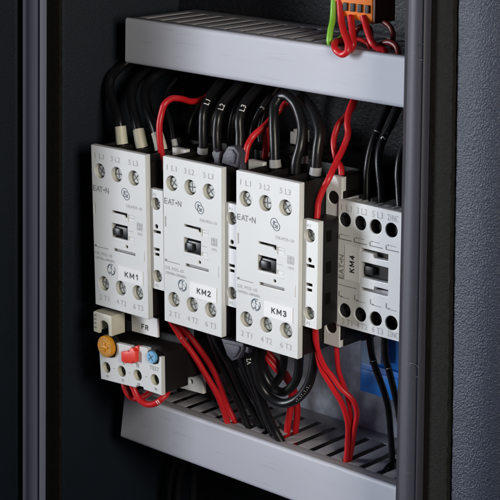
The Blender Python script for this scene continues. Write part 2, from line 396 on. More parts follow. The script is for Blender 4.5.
# ================================================================== CONTACTORS
CG = 'large contactors in a row'
LOC = {1: (-92.45, -2.1, 40.3), 2: (-45.71, -0.25, 41.6), 3: (0, 0, 42.0)}
W_, H_ = 37.2, 79.2
def make_contactor():
    global OFF
    root = thing('contactor', (0, 0, 0), 'x', 'contactor', CG); OFF = Vector((0, 0, 0))
    TX, BX = (5.7, 17.4, 29.1), (6.4, 18.3, 30.1)
    holes = [circle(x, -12.1, 3.55) for x in TX]+[circle(x, -67.5, 3.55) for x in BX]
    win1 = [(13.6, -29.9), (23.9, -29.9), (23.9, -32.1), (22.9, -32.1), (21.9, -31.0), (13.6, -30.9)]
    win2 = rect(13.3, -43.0, 24.0, -36.1); win3 = rect(14.3, -49.7, 28.8, -48.4)
    out = [(0.3, 0), (W_-0.2, 0), (W_, -0.3), (W_, -H_+0.3), (W_-0.3, -H_), (0.3, -H_), (0, -H_+0.3), (0, -0.3)]
    b = MB(); plate(b, out, holes+[win1[::-1], win2, win3, circle(23.2, -46.2, 0.75, 12), rect(24.5, -33.5, 29.0, -30.5), rect(24.6, -42.7, 28.4, -41.0), rect(0.9, -33.4, 1.9, -28.6)], 0, 0.9, 0.3)
    plate(b, out, holes+[rect(12.3, -33.6, 25.0, -29.0), rect(12.8, -43.4, 24.3, -35.6), rect(13.3, -51.0, 29.6, -45.0)], 0.85, 2.3, 0.3)
    b.build('front_plate', 'white', root)
    for x, z in [(x, -12.1) for x in TX]+[(x, -67.5) for x in BX]:
        wl = MB(); wl.well((x, z), 3.5, 0.5, 7.5); wo = wl.build('terminal_well', 'well', root)
    scr = MB(); crs = MB(); k = 0
    for x, z in [(x, -12.1) for x in TX]+[(x, -67.5) for x in BX]:
        k += 1; o, c = screw(x-0.45, z-0.15, 2.75, 2.0, 20+37*k, root); c.build('screw_slot', 'slot', o)
    # windows: recess floors, slider
    b = MB(); b.box(12.0, 25.4, 2.9, 3.15, -34.0, -28.7); b.build('recess', 'ink', root)
    b = MB(); b.box(13.4, 29.5, 1.3, 2.6, -50.9, -47.8); b.build('recess', 'groove', root)
    b = MB(); b.box(12.3, 25.0, 6.0, 6.4, -44.0, -35.0); b.build('recess', 'ink', root)
    b = MB(); b.box(15.2, 23.4, 0.6, 5.9, -42.0, -37.3, bev=0.4); b.box(15.6, 19.4, -0.7, 0.7, -41.6, -38.1, bev=0.35); b.build('slider', 'slider', root)
    for q in ((24.0, 29.4, -34.0, -30.0), (24.3, 28.8, -43.2, -40.6), (0.6, 2.2, -33.8, -28.2)):
        b = MB(); b.box(q[0], q[1], 0.5, 0.84, q[2], q[3]); b.build('pocket_floor', 'white', root)
    # raised borders right of the windows
    b = MB(); b.box(13.3, 28.6, -0.25, 0.2, -44.2, -43.8, bev=0.08).box(34.9, 35.3, -0.2, 0.2, -51, -45.5, bev=0.06)
    b.build('moulded_rib', 'white', root)
    # print
    p = MB(); y = -0.06
    for t, x in zip(('1 L1', '3 L2', '5 L3'), (2.6, 13.7, 25.8)): write(p, t, x, -6.1, 2.5, y, width=6.3)
    p.build('terminal_numbers', 'greyink', root); p = MB()
    for t, x in zip(('2 T1', '4 T2', '6 T3'), (3.2, 15.2, 26.8)): write(p, t, x, -75.9, 2.6, y, width=6.7)
    p.build('terminal_numbers', 'greyink', root); p = MB()
    write(p, 'DILM25-10', 23.6, -26.8, 1.35, y, width=10.6); p.build('type_print', 'greyink', root); p = MB(); write(p, 'DIL M25-10', 1.0, -53.5, 1.6, y, width=11.8); p.build('type_print', 'greyink', root); p = MB(); write(p, '230V50Hz 240V60Hz', 1.0, -55.8, 1.35, y, width=13.6); p.build('type_print', 'greyink', root); p = MB()
    for xx in (30.6, 32.35, 34.1): bar(p, xx, -36.7, xx+0.2, -33.0, y)
    for zz in (-36.7, -34.95, -33.2): bar(p, xx-3.5, zz, xx+0.2, zz+0.2, y-0.01)
    for cx, cz in ((31.6, -34.0), (33.3, -34.0), (31.6, -35.8), (33.3, -35.8)): ring(p, cx, cz, 0.6, 0.2, y-0.02, n=14)
    write(p, '14/22', 31.0, -39.0, 1.2, y, width=3.2); p.build('contact_symbols', 'greyink', root); p = MB()
    bar(p, 24.8, -31.9, 28.0, -31.65, 0.44); bar(p, 24.6, -38.2, 28.0, -37.95, y); pass
    p.build('printed_marking', 'greyink', root)
    p = MB(); bar(p, 0.8, -49.75, 10.6, -49.45, y); bar(p, 0.8, -49.45, 2.2, -48.7, y); p.build('printed_line', 'midink', root); p = MB()
    # maker's wordmark: letters broken like a stencil
    write(p, 'E', 0.7, -22.2, 2.7, y, width=2.1, bold=0.05); write(p, 'A', 3.1, -22.2, 2.7, y, width=2.5, bold=0.05); write(p, 'T', 5.3, -22.2, 2.7, y, width=2.2, bold=0.05)
    p.add([(8.5+0.55*math.cos(a*math.pi/6), y-0.01, -20.9+0.55*math.sin(a*math.pi/6)) for a in range(12)], [list(range(12))]); write(p, 'N', 9.5, -22.2, 2.7, y, width=2.3, bold=0.05)
    p.build('wordmark', 'midink', root)
    p = MB()
    ring(p, 22.7, -19.9, 2.2, 0.32, y, 20, 330); ring(p, 24.0, -21.3, 2.1, 0.32, y-0.02, 170, 480)
    write(p, 'R', 22.1, -21.0, 2.0, y-0.03, width=1.3, bold=0.04); write(p, 'U', 23.6, -22.2, 1.7, y-0.03, width=1.2, bold=0.04)
    p.build('approval_mark', 'blueink', root); p = MB()
    ring(p, 12.1, -59.4, 2.85, 0.34, y, 60, 250); ring(p, 12.1, -59.4, 2.85, 0.34, y-0.01, 265, 400)
    ring(p, 11.4, -58.6, 1.5, 0.4, y-0.02, 30, 200); ring(p, 12.8, -60.3, 1.5, 0.4, y-0.02, 200, 400); ring(p, 12.6, -58.4, 0.9, 0.35, y-0.03, 80, 300); ring(p, 11.3, -60.5, 0.9, 0.35, y-0.03, 200, 420)
    p.build('approval_mark', 'blueink', root)
    # coil strip on the right
    X0, X1, Z0, Z1 = 37.4, 46.0, -16.0, -64.1; Y0 = 2.2
    b = MB(); plate(b, [(X0, Z0), (X1, Z0), (X1, Z1), (X0, Z1)], [circle(41.2, -22.8, 2.95), circle(41.4, -57.6, 2.95), circle(41.3, -33.6, 1.05, 16), rect(39.2, -36.8, 44.0, -35.5), rect(39.3, -45.3, 43.0, -44.0), rect(39.8, -47.7, 42.8, -46.4)], Y0, 0.8, 0.25)
    plate(b, [(X0, Z0), (X1, Z0), (X1, Z1), (X0, Z1)], [circle(41.2, -22.8, 2.95), circle(41.4, -57.6, 2.95), rect(38.2, -48.8, 44.9, -31.8)], Y0+0.75, 2.65, 0.25)
    b.build('coil_strip', 'white', root)
    for x, z in ((41.2, -22.8), (41.4, -57.6)):
        wl = MB(); wl.well((x, z), 2.9, Y0+0.5, Y0+7.2); wo = wl.build('terminal_well', 'well', root)
        o, c = screw(x-0.3, z-0.1, 2.3, Y0+2.0, 35, root); c.build('screw_slot', 'slot', o)
    b = MB(); b.box(38.0, 45.2, Y0+3.3, Y0+3.7, -49.2, -31.2); b.build('recess', 'ink', root)
    p = MB(); write(p, 'A1', 39.4, -19.0, 1.4, Y0-0.06, width=2.2); p.build('terminal_numbers', 'greyink', root); p = MB(); write(p, 'A2', 39.8, -62.8, 1.5, Y0-0.06, width=2.4); p.build('printed_marking', 'greyink', root)
    # housing: front block, wider block behind the strip, deep rear block, dividers on top and below
    b = MB()
    b.box(0.5, W_-0.25, 3.3, 18, -H_+0.7, -4.0, bev=0.5)
    b.box(0.6, W_-0.35, 3.3, 6.2, -4.1, -0.5, bev=0.3)
    for x in (0.7, 11.2, 22.9, 34.6): b.box(x, x+1.5 if x < 30 else W_-0.5, 6.1, 30, -9, -0.7, bev=0.3)
    for x in (0.7, 11.6, 23.3, 34.6): b.box(x, x+1.5 if x < 30 else W_-0.5, 17.9, 30, -H_+0.7, -H_+7, bev=0.3)
    b.box(W_-0.3, 45.8, 5.7, 17.9, -63.6, -16.5, bev=0.4)
    b.box(0.3, 46.2, 17.95, 62, -73, -5, bev=0.5)
    b.box(0.3, 46.2, 34, 62, -77, 1.5, bev=0.6); b.box(W_+0.1, 46.2, 20.5, 40, -76.2, 0.4, bev=0.4)
    b.build('housing', 'black', root)
    b = MB()
    for z in (-26, -40, -54): b.box(45.7, 46.15, 8, 11, z, z+5, bev=0.15)
    b.build('vent_slot', 'void', root)
    # rear coil terminals, one high and one low
    for zc, z0, z1 in ((-8.5, -17.0, 1.0), (-67.3, -76.0, -60.0)):
        b = MB(); plate(b, [(37.2, z1), (46.1, z1), (46.1, z0), (37.2, z0)], [circle(41.4, zc, 2.9)], 17.3, 3.0, 0.3); t_ = b.build('rear_terminal', 'white', root)
        wl = MB(); wl.well((41.4, zc), 2.85, 17.8, 20.4); wl.build('terminal_well', 'ink', t_)
    return root
def name_label(root, txt, x0, z0, x1, z1, y, loc, turn=False, h=2.6, wd=None):
    global OFF
    OFF = Vector(loc)
    b = MB(); b.add([(x, yy, z) for yy in (y, y-0.22) for x, z in ((x0, z0), (x1, z0), (x1, z1), (x0, z1))], [[0, 1, 2, 3], [4, 5, 6, 7], [0, 1, 5, 4], [1, 2, 6, 5], [2, 3, 7, 6], [3, 0, 4, 7]])
    b.v = [v+OFF for v in b.v]; o = b.build('name_label', 'paper', root)
    p = MB()
    block(p, txt, (x0+x1)/2+(0 if turn else 0.6), (z0+z1)/2, h, wd, y-0.27, turn)
    p.v = [v+OFF for v in p.v]; p.build('lettering', 'ink', o)
    return o
proto = make_contactor()
CL = {1: 'contactor labelled KM1 at the left end, above the overload relay with the amber dial',
      2: 'contactor labelled KM2 in the middle of the three large contactors',
      3: 'contactor labelled KM3, rightmost large contactor, next to the smaller KM4'}
roots = {1: proto}
for i in (2, 3): roots[i] = copy_thing(proto)
for i in (1, 2, 3):
    roots[i].location = Vector(LOC[i])*S; roots[i]['label'] = CL[i]
    name_label(roots[i], 'KM%d' % i, 17.0, -63.4, 34.0, -56.3, -0.02, (0, 0, 0), h=2.3, wd=8.4)
roots[1].rotation_euler.y = R(-0.6)

# small contactor KM4
K4 = at(338.3, 199, 16.0)
def make_km4():
    global OFF
    r = thing('contactor', K4, 'smaller contactor labelled KM4 with sideways lettering, beside the right frame of the cabinet', 'contactor')
    s = 0.987
    OFF = Vector((0, 0, 0))
    V = lambda l: [(x*s, -z*s) for x, z in l]
    XW, HH = 36.0*s, 57.6*s
    hx = [3.9, 12.5, 21.1, 29.7]; bx = [4.7, 13.5, 22.3, 31.0]
    holes = [circle(x*s, -8.7*s, 3.2*s) for x in hx]+[circle(x*s, -50.0*s, 3.25*s) for x in bx]
    w1 = V([(13.0, 19.7), (28.2, 19.7), (28.2, 22.7), (20.9, 22.7), (20.4, 22.3), (20.1, 21.0), (13.0, 20.9)])
    w2 = V([(13.4, 25.7), (28.4, 25.7), (28.4, 32.7), (13.4, 32.7)])
    w3 = V([(13.5, 38.5), (28.6, 38.5), (28.6, 35.6), (21.2, 35.6), (21.0, 37.2), (13.5, 37.3)])
    b = MB(); plate(b, V([(0, 0), (36, 0), (36, 57.6), (0, 57.6)]), holes+[w1, w2, w3], 0, 3, 0.35); b.build('front_plate', 'white', r)
    for x, z in [(x, 8.7) for x in hx]+[(x, 50.0) for x in bx]:
        wl = MB(); wl.well((x*s, -z*s), 3.1*s, 0.6, 7); wl.build('terminal_well', 'slider', r)
        o, c = screw(x*s+0.2, -z*s-0.2, 2.2, 5.0, 25+x*9, r, 'slider'); c.build('screw_slot', 'slot', o)
    b = MB(); b.box(12.5, 28.8, 5.6, 6.0, -39.3, -18.8); b.build('recess', 'ink', r)
    b = MB(); b.box(14.6, 19.0, 1.0, 5.5, -31.0, -27.2, bev=0.4); b.box(19.1, 27.4, 3.2, 5.5, -31.8, -26.4, bev=0.3); b.build('slider', 'slider', r)
    b = MB(); b.box(13.6, 28.2, 2.4, 4.4, -38.9, -36.6); b.build('recess', 'groove', r)
    p = MB(); y = -0.06
    for t, x in zip(('1 L1', '3 L2', '5 L3', '21NC'), (1.8, 10.4, 19.0, 27.4)): write(p, t, x*s, -4.6*s, 2.7, y, width=5.8)
    p.build('terminal_numbers', 'greyink', r); p = MB()
    for t, x in zip(('2 T1', '4 T2', '6 T3', '22NC'), (3.2, 11.6, 20.4, 28.9)): write(p, t, x*s, -56.3*s, 2.6, y, width=6.0)
    p.build('printed_marking', 'greyink', r)
    p = MB()
    for x in (0.7, 9.1, 17.7, 26.4):
        bar(p, x, -17.5, x+0.55, -15.6, y); bar(p, x, -17.6, x+7.2, -17.15, y-0.01); bar(p, x+0.9, -15.6, x+2.0, -15.1, y)
        bar(p, x+2.5, -15.5, x+5.6, -15.25, y)
    p.build('switch_symbols', 'midink', r); p = MB()
    for x in (1.2, 10.0, 18.7, 27.3):
        bar(p, x, -43.4, x+0.5, -41.0, y); bar(p, x+0.9, -43.6, x+2.2, -42.9, y); bar(p, x+2.2, -43.6, x+6.0, -43.35, y)
    p.build('switch_symbols', 'midink', r); p = MB(); bar(p, 0.9, -38.2, 11.2, -37.9, y); p.build('printed_line', 'midink', r)
    p = MB()
    z = -35.3
    for ch, wd in (('E', 2.0), ('A', 2.4), ('T', 2.2)):
        write(p, ch, 3.7, z, 2.6, y, width=wd, turn=True, bold=0.05); z += wd+0.15
    p.add([(2.5+0.55*math.cos(a*math.pi/6), y, z+0.7+0.55*math.sin(a*math.pi/6)) for a in range(12)], [list(range(12))]); write(p, 'N', 3.7, z+1.5, 2.6, y, width=2.3, turn=True, bold=0.05)
    p.build('wordmark', 'midink', r)
    name_label(r, 'KM4', 4.4*s, -35.6*s, 12.9*s, -19.9*s, -0.02, (0, 0, 0), turn=True, h=2.3, wd=7.3)
    # top and bottom mouldings: pale webs between open wire entries, dark body behind
    b = MB()
    for x in (0.15, 8.4, 16.9, 25.4, 34.0): b.box(x, x+1.3, 3.05, 17, -7.5, -0.25, bev=0.25)
    b.box(0.15, 35.3, 3.05, 4.4, -3.4, -0.3, bev=0.2)
    for x in (2.8, 11.3, 19.8, 28.3): b.box(x, x+3.6, 4.5, 8.5, -3.0, -0.4, bev=0.3)
    b.build('wire_guide', 'white', r); b = MB()
    for x in (0.15, 8.4, 16.9, 25.4, 34.0): b.box(x, x+1.3, 3.05, 12, -56.6, -50, bev=0.25)
    b.build('wire_guide', 'white', r)
    b = MB(); b.box(0.3, 35.2, 3.1, 46, -50.5, -7.0, bev=0.4); b.box(0.3, 35.2, 17.1, 46, -52.5, -4, bev=0.4); b.build('housing', 'black', r)
make_km4()

# ================================================================== OVERLOAD RELAY
rel = thing('overload_relay', (-67, 15, -76), 'overload relay labelled FR with amber dial and red reset lever under KM1', 'relay')
yf = -3.0
out = [(-88.6, -62.6), (-77.4, -62.6), (-76.6, -55.0), (-66.3, -54.3), (-65.6, -55.2), (-60.9, -55.0), (-60.2, -53.0), (-54.6, -52.6), (-54.3, -58.9), (-47.5, -58.9), (-46.9, -55), (-45.4, -55), (-45.2, -74.1), (-57.6, -74.1), (-58.0, -73.0), (-62.6, -73.3), (-63.3, -74.6), (-87.8, -76.2)]
out = [(x, z) for x, z in out]
fh = [(-83.7, -69.4), (-72.8, -68.7), (-61.7, -68.0), (-49.9, -67.4)]
b = MB(); plate(b, out, [circle(x, z, 2.75) for x, z in fh], yf, 2.6, 0.3); b.build('front_plate', 'white', rel)
for k, (x, z) in enumerate(fh):
    wl = MB(); wl.well((x, z), 2.7, yf+0.5, yf+7); wo = wl.build('terminal_well', 'cream', rel)
    o, c = screw(x+0.6, z-0.2, 1.9, yf+4.6, 15+k*40, rel); c.build('screw_slot', 'slot', o)
b = MB(); b.prism([(-88.2, -75.6), (-45.3, -73.6), (-45.3, -53.4), (-88.0, -55.6)], yf+2.65, 15, bev=0.4)
b.box(-91, -45.5, 14.9, 62, -70, -50, bev=0.5); b.prism([(-91, -55.2), (-45.5, -52), (-45.5, -44.5), (-91, -44.5)], 19.2, 50)
b.build('housing', 'black', rel)
b = MB(); b.cyl((-81.7, 0, -57.8), 6.0, yf-0.2, yf+2.6, n=40, bev=0.3); b.build('dial_surround', 'black', rel)
b = MB(); b.cyl((-81.9, 0, -57.7), 5.35, yf-2.6, yf-0.1, n=44, bev=0.45)
d = b.build('adjusting_dial', 'dial', rel)
b = MB(); b.box(-84.4, -79.4, yf-3.2, yf-2.5, -58.3, -57.1, bev=0.25); b.box(-82.4, -81.2, yf-3.1, yf-2.55, -60.0, -55.4, bev=0.25); b.build('dial_pointer', 'dial', d)
p = MB()
for k in range(14):
    a = R(200+k*24); c0 = Vector((-81.9+4.3*math.cos(a), yf-2.66, -57.7+4.3*math.sin(a))); q = Vector((math.cos(a), 0, math.sin(a)))*0.5; n = Vector((-q.z, 0, q.x))*0.35
    p.add([c0-q-n, c0+q-n, c0+q+n, c0-q+n], [[0, 1, 2, 3]])
p.build('dial_scale', 'midink', d)
b = MB(); b.cyl((-50.5, 0, -56.0), 3.6, yf-0.1, yf+2, n=32); b.build('dial_surround', 'black', rel)
b = MB(); b.cyl((-50.6, 0, -55.9), 2.95, yf-1.6, yf-0.15, n=32, bev=0.3); d = b.build('reset_button', 'bluedial', rel)
cross(-50.6, -55.9, 2.0, yf-1.66, 40, rel).build('screw_slot', 'blueink', d)
b = MB()
b.prism([(-70.6, -57.4), (-67.5, -56.9), (-66.8, -56.2), (-65.2, -56.5), (-64.6, -54.4), (-62.6, -54.0), (-61.6, -55.0), (-60.6, -55.2), (-60.5, -60.6), (-61.8, -60.9), (-62.0, -60.4), (-63.5, -61.1), (-63.8, -62.2), (-64.9, -61.6), (-65.6, -62.4), (-66.8, -61.7), (-67.5, -62.9), (-68.8, -62.1), (-69.2, -62.7), (-70.5, -62.2)], yf-2.2, yf-0.05, bev=0.25)
b.box(-62.6, -60.4, yf-0.6, yf+2.4, -55.5, -53.2, bev=0.3); b.build('reset_lever', 'redlever', rel)
p = MB(); write(p, 'E', -71.6, -64.6, 2.2, yf-0.06, width=1.3, bold=0.04); write(p, 'N', -62.2, -64.0, 2.3, yf-0.06, width=1.5, bold=0.05); p.build('button_print', 'midink', rel); p = MB(); write(p, 'TEST', -53.2, -62.6, 2.0, yf-0.06, width=6.4); p.build('button_print', 'midink', rel); p = MB()
for (x, z), t in zip(fh, ('97', '95', '98', '96')): write(p, t, x-0.2, z-5.1, 1.5, yf-0.06, width=1.8); 
for x, z in ((-78.2, -68.9), (-67.3, -68.4), (-55.6, -67.6)): bar(p, x-0.6, z+0.3, x+0.7, z+0.55, yf-0.06)
p.build('printed_marking', 'midink', rel)
# label flag
pts = [at(131.2, 312.4, 8), at(157.2, 319, 8), at(157.6, 337.6, 8), at(132, 330.9, 8)]
b = MB(); b.add([(q.x, y, q.z) for y in (8, 9.2) for q in pts], [[0, 1, 2, 3], [4, 5, 6, 7], [0, 1, 5, 4], [1, 2, 6, 5], [2, 3, 7, 6], [3, 0, 4, 7]]); o = b.build('name_label', 'paper', rel)
c = sum(pts, Vector())/4; p = MB(); block(p, 'FR', c.x+0.4, c.z-1.0, 2.2, 4.2, 7.9); p.build('lettering', 'ink', o)
# cream hook on top
hk = MB()
ho = [(-91.9, -52.4), (-91.9, -42.6), (-91.2, -42.0), (-79.4, -41.9), (-78.9, -42.4), (-78.9, -52.2), (-81.2, -52.2), (-81.2, -47.5), (-82.0, -46.0), (-84.4, -45.3), (-86.6, -46.0), (-87.6, -47.6), (-87.8, -52.5)]
hk.prism(ho, -3.4, -1.8, bev=0.25); hk.box(-91.8, -79.0, -1.85, 5.4, -43.4, -42.0, bev=0.2); hk.box(-80.6, -78.95, -1.85, 5.4, -52.1, -43.3, bev=0.2); hk.box(-91.8, -90.4, -1.85, 5.4, -52.3, -43.3, bev=0.2); hk.build('bracket', 'cream', rel)
p = MB()
for z in (-44.3, -46.2, -48.2, -50.4): bar(p, -91.5, z, -89.6, z+0.7, -3.5)
p.build('printed_marking', 'midink', rel)
for poly in ([(q.x, q.z) for q in (at(172, 371, 24), at(192, 377.5, 24), at(201.6, 373.5, 24), at(203, 394, 24), at(172, 386, 24))],):
    b = MB(); plate(b, poly, [circle(at(191, 381.5, 24).x, at(191, 381.5, 24).z, 1.3, 16)], 24, 2.5, 0.25); b.build('rear_terminal', 'white', rel)
    b = MB(); b.box(-57, -46, 26.6, 60, -74, -60); b.build('rear_housing', 'black', rel)

# ================================================================== SMALL FITTINGS
def clip(pts, wings, Y, label, flip):
    P = [at(a, b_, Y) for a, b_ in pts]; c = sum(P, Vector())/len(P)
    t = thing('interlock_clip', (c.x, Y+8, c.z), label, 'clip', 'charcoal interlock clips')
    b = MB(); b.prism([(p.x, p.z) for p in P], Y, Y+4.5, bev=0.5); o = b.build('clip_body', 'clip', t)
    q = [(c.x+(p.x-c.x)*0.66, c.z+(p.z-c.z)*0.66) for p in P]
    b = MB(); b.prism(q, Y-0.7, Y+0.1, bev=0.25); b.build('raised_pad', 'clip', t)
    for wpts in wings:
        b = MB(); b.prism([(at(x, y, Y+2).x, at(x, y, Y+2).z) for x, y in wpts], Y+1, Y+4, bev=0.3); b.build('clip_wing', 'clip', t)
clip([(221.2, 163.2), (223, 154.4), (227.8, 146.2), (234.2, 146.6), (239.4, 153.6), (237, 168)], [[(214.6, 148.8), (217.5, 152), (221.3, 151.2), (219.5, 166.8), (215.8, 166)], [(239, 157), (241, 157.5), (243.6, 170), (239.6, 169.4)]], 7, 'charcoal nylon interlock clip on top between KM2 and KM3', 1)
clip([(221, 338.6), (243.4, 343.6), (243.4, 349), (237.6, 359), (232, 361), (227, 355.6)], [[(243, 345), (250, 347), (249.5, 353), (245, 351)]], 7, 'charcoal nylon interlock clip at the bottom between KM2 and KM3', -1)

# blue block on the plate under KM4
A = at(361, 334, 52); B_ = at(393, 396, 52)
bl = thing('terminal_clamp', ((A.x+B_.x)/2, 71, B_.z), 'blue plastic terminal clamp with pale upper part, on the metal plate under KM4', 'clamp')
b = MB(); z_mid = at(361, 362, 52).z; x0 = A.x; x1 = A.x+24
b.box(x0, x1, 52, 69, at(361, 391, 52).z, z_mid, bev=0.5); b.box(x0+6.0, x1, 54, 69, z_mid-0.1, A.z+8, bev=0.4); b.build('body', 'blue', bl)
b = MB(); b.box(x0+0.2, x0+5.8, 51.6, 69, z_mid+0.2, A.z+8, bev=0.4); b.build('side_rib', 'paleblue', bl)
b = MB(); b.box(x0+1.2, x1-1.2, 51.3, 52.1, at(361, 386, 52).z, at(361, 368, 52).z, bev=0.35); b.build('front_panel', 'blue', bl)
b = MB()
q = at(379, 336, 50)
b.box(q.x-2.2, q.x+2.4, 48.6, 51.5, at(379, 363, 50).z, q.z+7, bev=0.6); b.build('clear_sleeve', 'clear', bl)
# white end stop seen between the loops above KM3
q = at(293.5, 137.5, 52)
es = thing('end_stop', (q.x, 60, q.z-4), 'small white plastic end stop behind the black cable loop above KM3', 'end stop')
b = MB(); b.box(q.x-2.2, q.x+2.2, 52, 61, q.z-3.2, q.z+2.6, bev=0.4); b.box(q.x-1.0, q.x+1.0, 53, 61, q.z+2.5, q.z+3.8, bev=0.3); b.build('body', 'white', es)

# orange terminal block over the upper duct
C0 = at(372, 24.5, 32)
ob = thing('terminal_block', (C0.x-9, 40, C0.z), 'orange plug-in terminal block above the upper duct, with red and green wires', 'terminal block')
b = MB(); b.prism([(C0.x-28, C0.z+8.5), (C0.x-17.5, C0.z+7.6), (C0.x-17, C0.z+2.2), (C0.x-9.5, C0.z+1.2), (C0.x-4, C0.z+0.4), (C0.x, C0.z), (C0.x, C0.z+26), (C0.x-28, C0.z+26)], 32, 45, bev=0.6); b.build('body', 'orange', ob)
b = MB()
for k in range(4): b.box(C0.x-15.6+k*4, C0.x-13.4+k*4, 31.2, 32.1, C0.z+4.5, C0.z+8, bev=0.2)
b.build('wire_entry', 'ink', ob)
b = MB(); b.box(C0.x+0.1, C0.x+1.4, 32.2, 46, C0.z+0.3, C0.z+26, bev=0.3); b.build('dark_side_face', 'brown', ob)  # thin dark brown sheet over the right side of the orange body

# ================================================================== CABLES
def spline(pts, n=9):
    P = [pts[0]*2-pts[1]]+pts+[pts[-1]*2-pts[-2]]; out = []
    for i in range(1, len(P)-2):
        p0, p1, p2, p3 = P[i-1], P[i], P[i+1], P[i+2]
        d1 = max((p1-p0).length, 1e-4)**0.5; d2 = max((p2-p1).length, 1e-4)**0.5; d3 = max((p3-p2).length, 1e-4)**0.5
        m1 = (p1-p0)/d1-(p2-p0)/(d1+d2)+(p2-p1)/d2; m2 = (p2-p1)/d2-(p3-p1)/(d2+d3)+(p3-p2)/d3
        m1 *= d2; m2 *= d2
        for k in range(n):
            t = k/n; t2 = t*t; t3 = t2*t
            out.append(p1*(2*t3-3*t2+1)+m1*(t3-2*t2+t)+p2*(-2*t3+3*t2)+m2*(t3-t2))
    out.append(pts[-1]); return out
def along(path, s):
    for i in range(len(path)-1):
        d = (path[i+1]-path[i]).length
        if s <= d: return path[i].lerp(path[i+1], s/d if d else 0), (path[i+1]-path[i]).normalized()
        s -= d
    return path[-1], (path[-1]-path[-2]).normalized()
def length(path): return sum((path[i+1]-path[i]).length for i in range(len(path)-1))
def nearest_s(path, p):
    best = None; s = 0
    for i in range(len(path)-1):
        d = (path[i]-p).length
        if best is None or d < best[0]: best = (d, s)
        s += (path[i+1]-path[i]).length
    return best[1]
def pt(q): return Vector(q[1:]) if q[0] == 'w' else at(*q)
NC = [0]
def cable(kind, label, pts, r, material, group=None, ferrules=(), marks=(), cat='cable'):
    P = [pt(q) for q in pts]; path = spline(P)
    rg = random.Random(len(label)*31+int(P[0].x*7)); nz = [Vector((rg.gauss(0, 1), rg.gauss(0, 1), rg.gauss(0, 1)))*0.15 for _ in range(len(path)//9+3)]
    path = [p_+nz[i//9].lerp(nz[i//9+1], 0.5-0.5*math.cos(math.pi*(i % 9)/9)) for i, p_ in enumerate(path)]
    t = thing(kind, P[0], label, cat, group)
    b = MB(); b.tube(path, r); b.build('sheath', material, t, 60)
    L = length(path)
    for s0, s1, r0, r1, fm in ferrules:
        fp = [along(path, s0+(s1-s0)*k/5)[0] for k in range(6)]
        b = MB(); b.tube(fp, [r0+(r1-r0)*k/5 for k in range(6)], n=18); b.build('ferrule', fm, t, 40)
    for m in marks:
        txt, pos, h, rev = m
        s = nearest_s(path, at(*pos)); vs, fs = glyphs(txt, h, 1.1, 0.05)
        bm = bmesh.new(); bv = [bm.verts.new(v) for v in vs]
        for f in fs:
            try: bm.faces.new([bv[i] for i in f])
            except ValueError: pass
        bmesh.ops.triangulate(bm, faces=list(bm.faces)); bmesh.ops.subdivide_edges(bm, edges=[e for e in bm.edges if e.calc_length() > 0.5], cuts=4, use_grid_fill=True)
        bmesh.ops.triangulate(bm, faces=list(bm.faces)); bm.verts.index_update()
        vs = [v.co.copy() for v in bm.verts]; fs = [[v.index for v in f.verts] for f in bm.faces]; bm.free()
        x0 = min(v.x for v in vs); x1 = max(v.x for v in vs); mb = MB(); vv = []
        for v in vs:
            a = (v.x-(x0+x1)/2)*(-1 if rev else 1); bb = (v.y-h/2)*(-1 if rev else 1)
            c, tg = along(path, s+a)
            n = (CAM-c); n = (n-tg*n.dot(tg)).normalized(); bt = n.cross(tg)
            ang = bb/r
            vv.append(c+(n*math.cos(ang)+bt*math.sin(ang))*(r+0.12))
        mb.add(vv, fs); mb.build('printed_mark', 'whiteink', t)
    return t
BK, RD = 'black_cable', 'red_wire'
g = 'black cables into the top of KM1'
fer = [(1, 9.6, 3.0, 2.75, 'cream')]
cable(BK, 'leftmost black cable with cream ferrule into the top of KM1', [(122.2, 146, 14.5), (121.4, 138, 14.5), (118.8, 120, 15), (113.5, 103, 19), (109.6, 89, 22), (111, 78, 25), (118, 69, 31), (128, 62, 36), (140, 52, 40)], 2.3, 'cable', g, fer)
cable(BK, 'middle black cable with cream ferrule into the top of KM1', [(142.6, 149, 14.5), (141, 142, 14.5), (137.3, 125, 15), (132.8, 109, 18), (131.3, 95, 22), (136, 81, 29), (147, 71, 37), (158, 62, 43)], 2.3, 'cable', g, fer)
cable(BK, 'third black cable with cream ferrule into the top of KM1, beside the red wire', [(162, 152, 14.5), (160.6, 145, 14.5), (155.6, 127, 15), (148.4, 111, 18), (144.8, 97, 22), (147.5, 84, 28), (158, 74.5, 35), (172, 66, 43)], 2.4, 'cable', g, fer)
cable(BK, 'thin black wire with pale tip behind the red wire at the KM1 top', [(177.5, 160, 25), (173.6, 139, 26), (170, 122, 28), (166, 106, 31), (166, 92, 35), (176, 78, 42)], 1.2, 'cable', None, [(6.4, 9.6, 1.5, 1.4, 'grey_tab')])
cable(RD, 'red wire arching from beside KM1 to the upper duct', [(162.6, 170, 10), (162, 161, 9.5), (160.3, 141, 8.5), (159.7, 126, 8.5), (161.3, 113, 9.5), (164.7, 104.5, 11), (171, 99.3, 14), (180, 98.7, 19), (192, 101.8, 27), (205, 98.5, 34), (215.6, 88, 40), (224, 78, 44), (232, 68, 46)], 1.5, 'red')
g = 'black cables into the top of KM2'
f2 = [(1.5, 4.3, 2.6, 2.5, 'ferrule')]
cable(BK, 'black cable marked L1 into the top of KM2', [(201.5, 156, 20), (202.8, 147, 20), (203.2, 128, 20.5), (204, 112, 22), (208.5, 98, 27), (219, 84, 35), (230, 72, 42)], 2.15, 'cable', g, f2, [('L1', (205.8, 103.5, 24), 2.3, False)])
cable(BK, 'black cable marked L2 into the top of KM2', [(218.6, 160, 20), (217.8, 152, 20), (217.4, 134, 20.5), (218.5, 118, 22), (224, 102, 27), (237, 87, 35), (248, 75, 42)], 2.2, 'cable', g, f2, [('L2', (220.8, 108.5, 24), 2.3, False)])
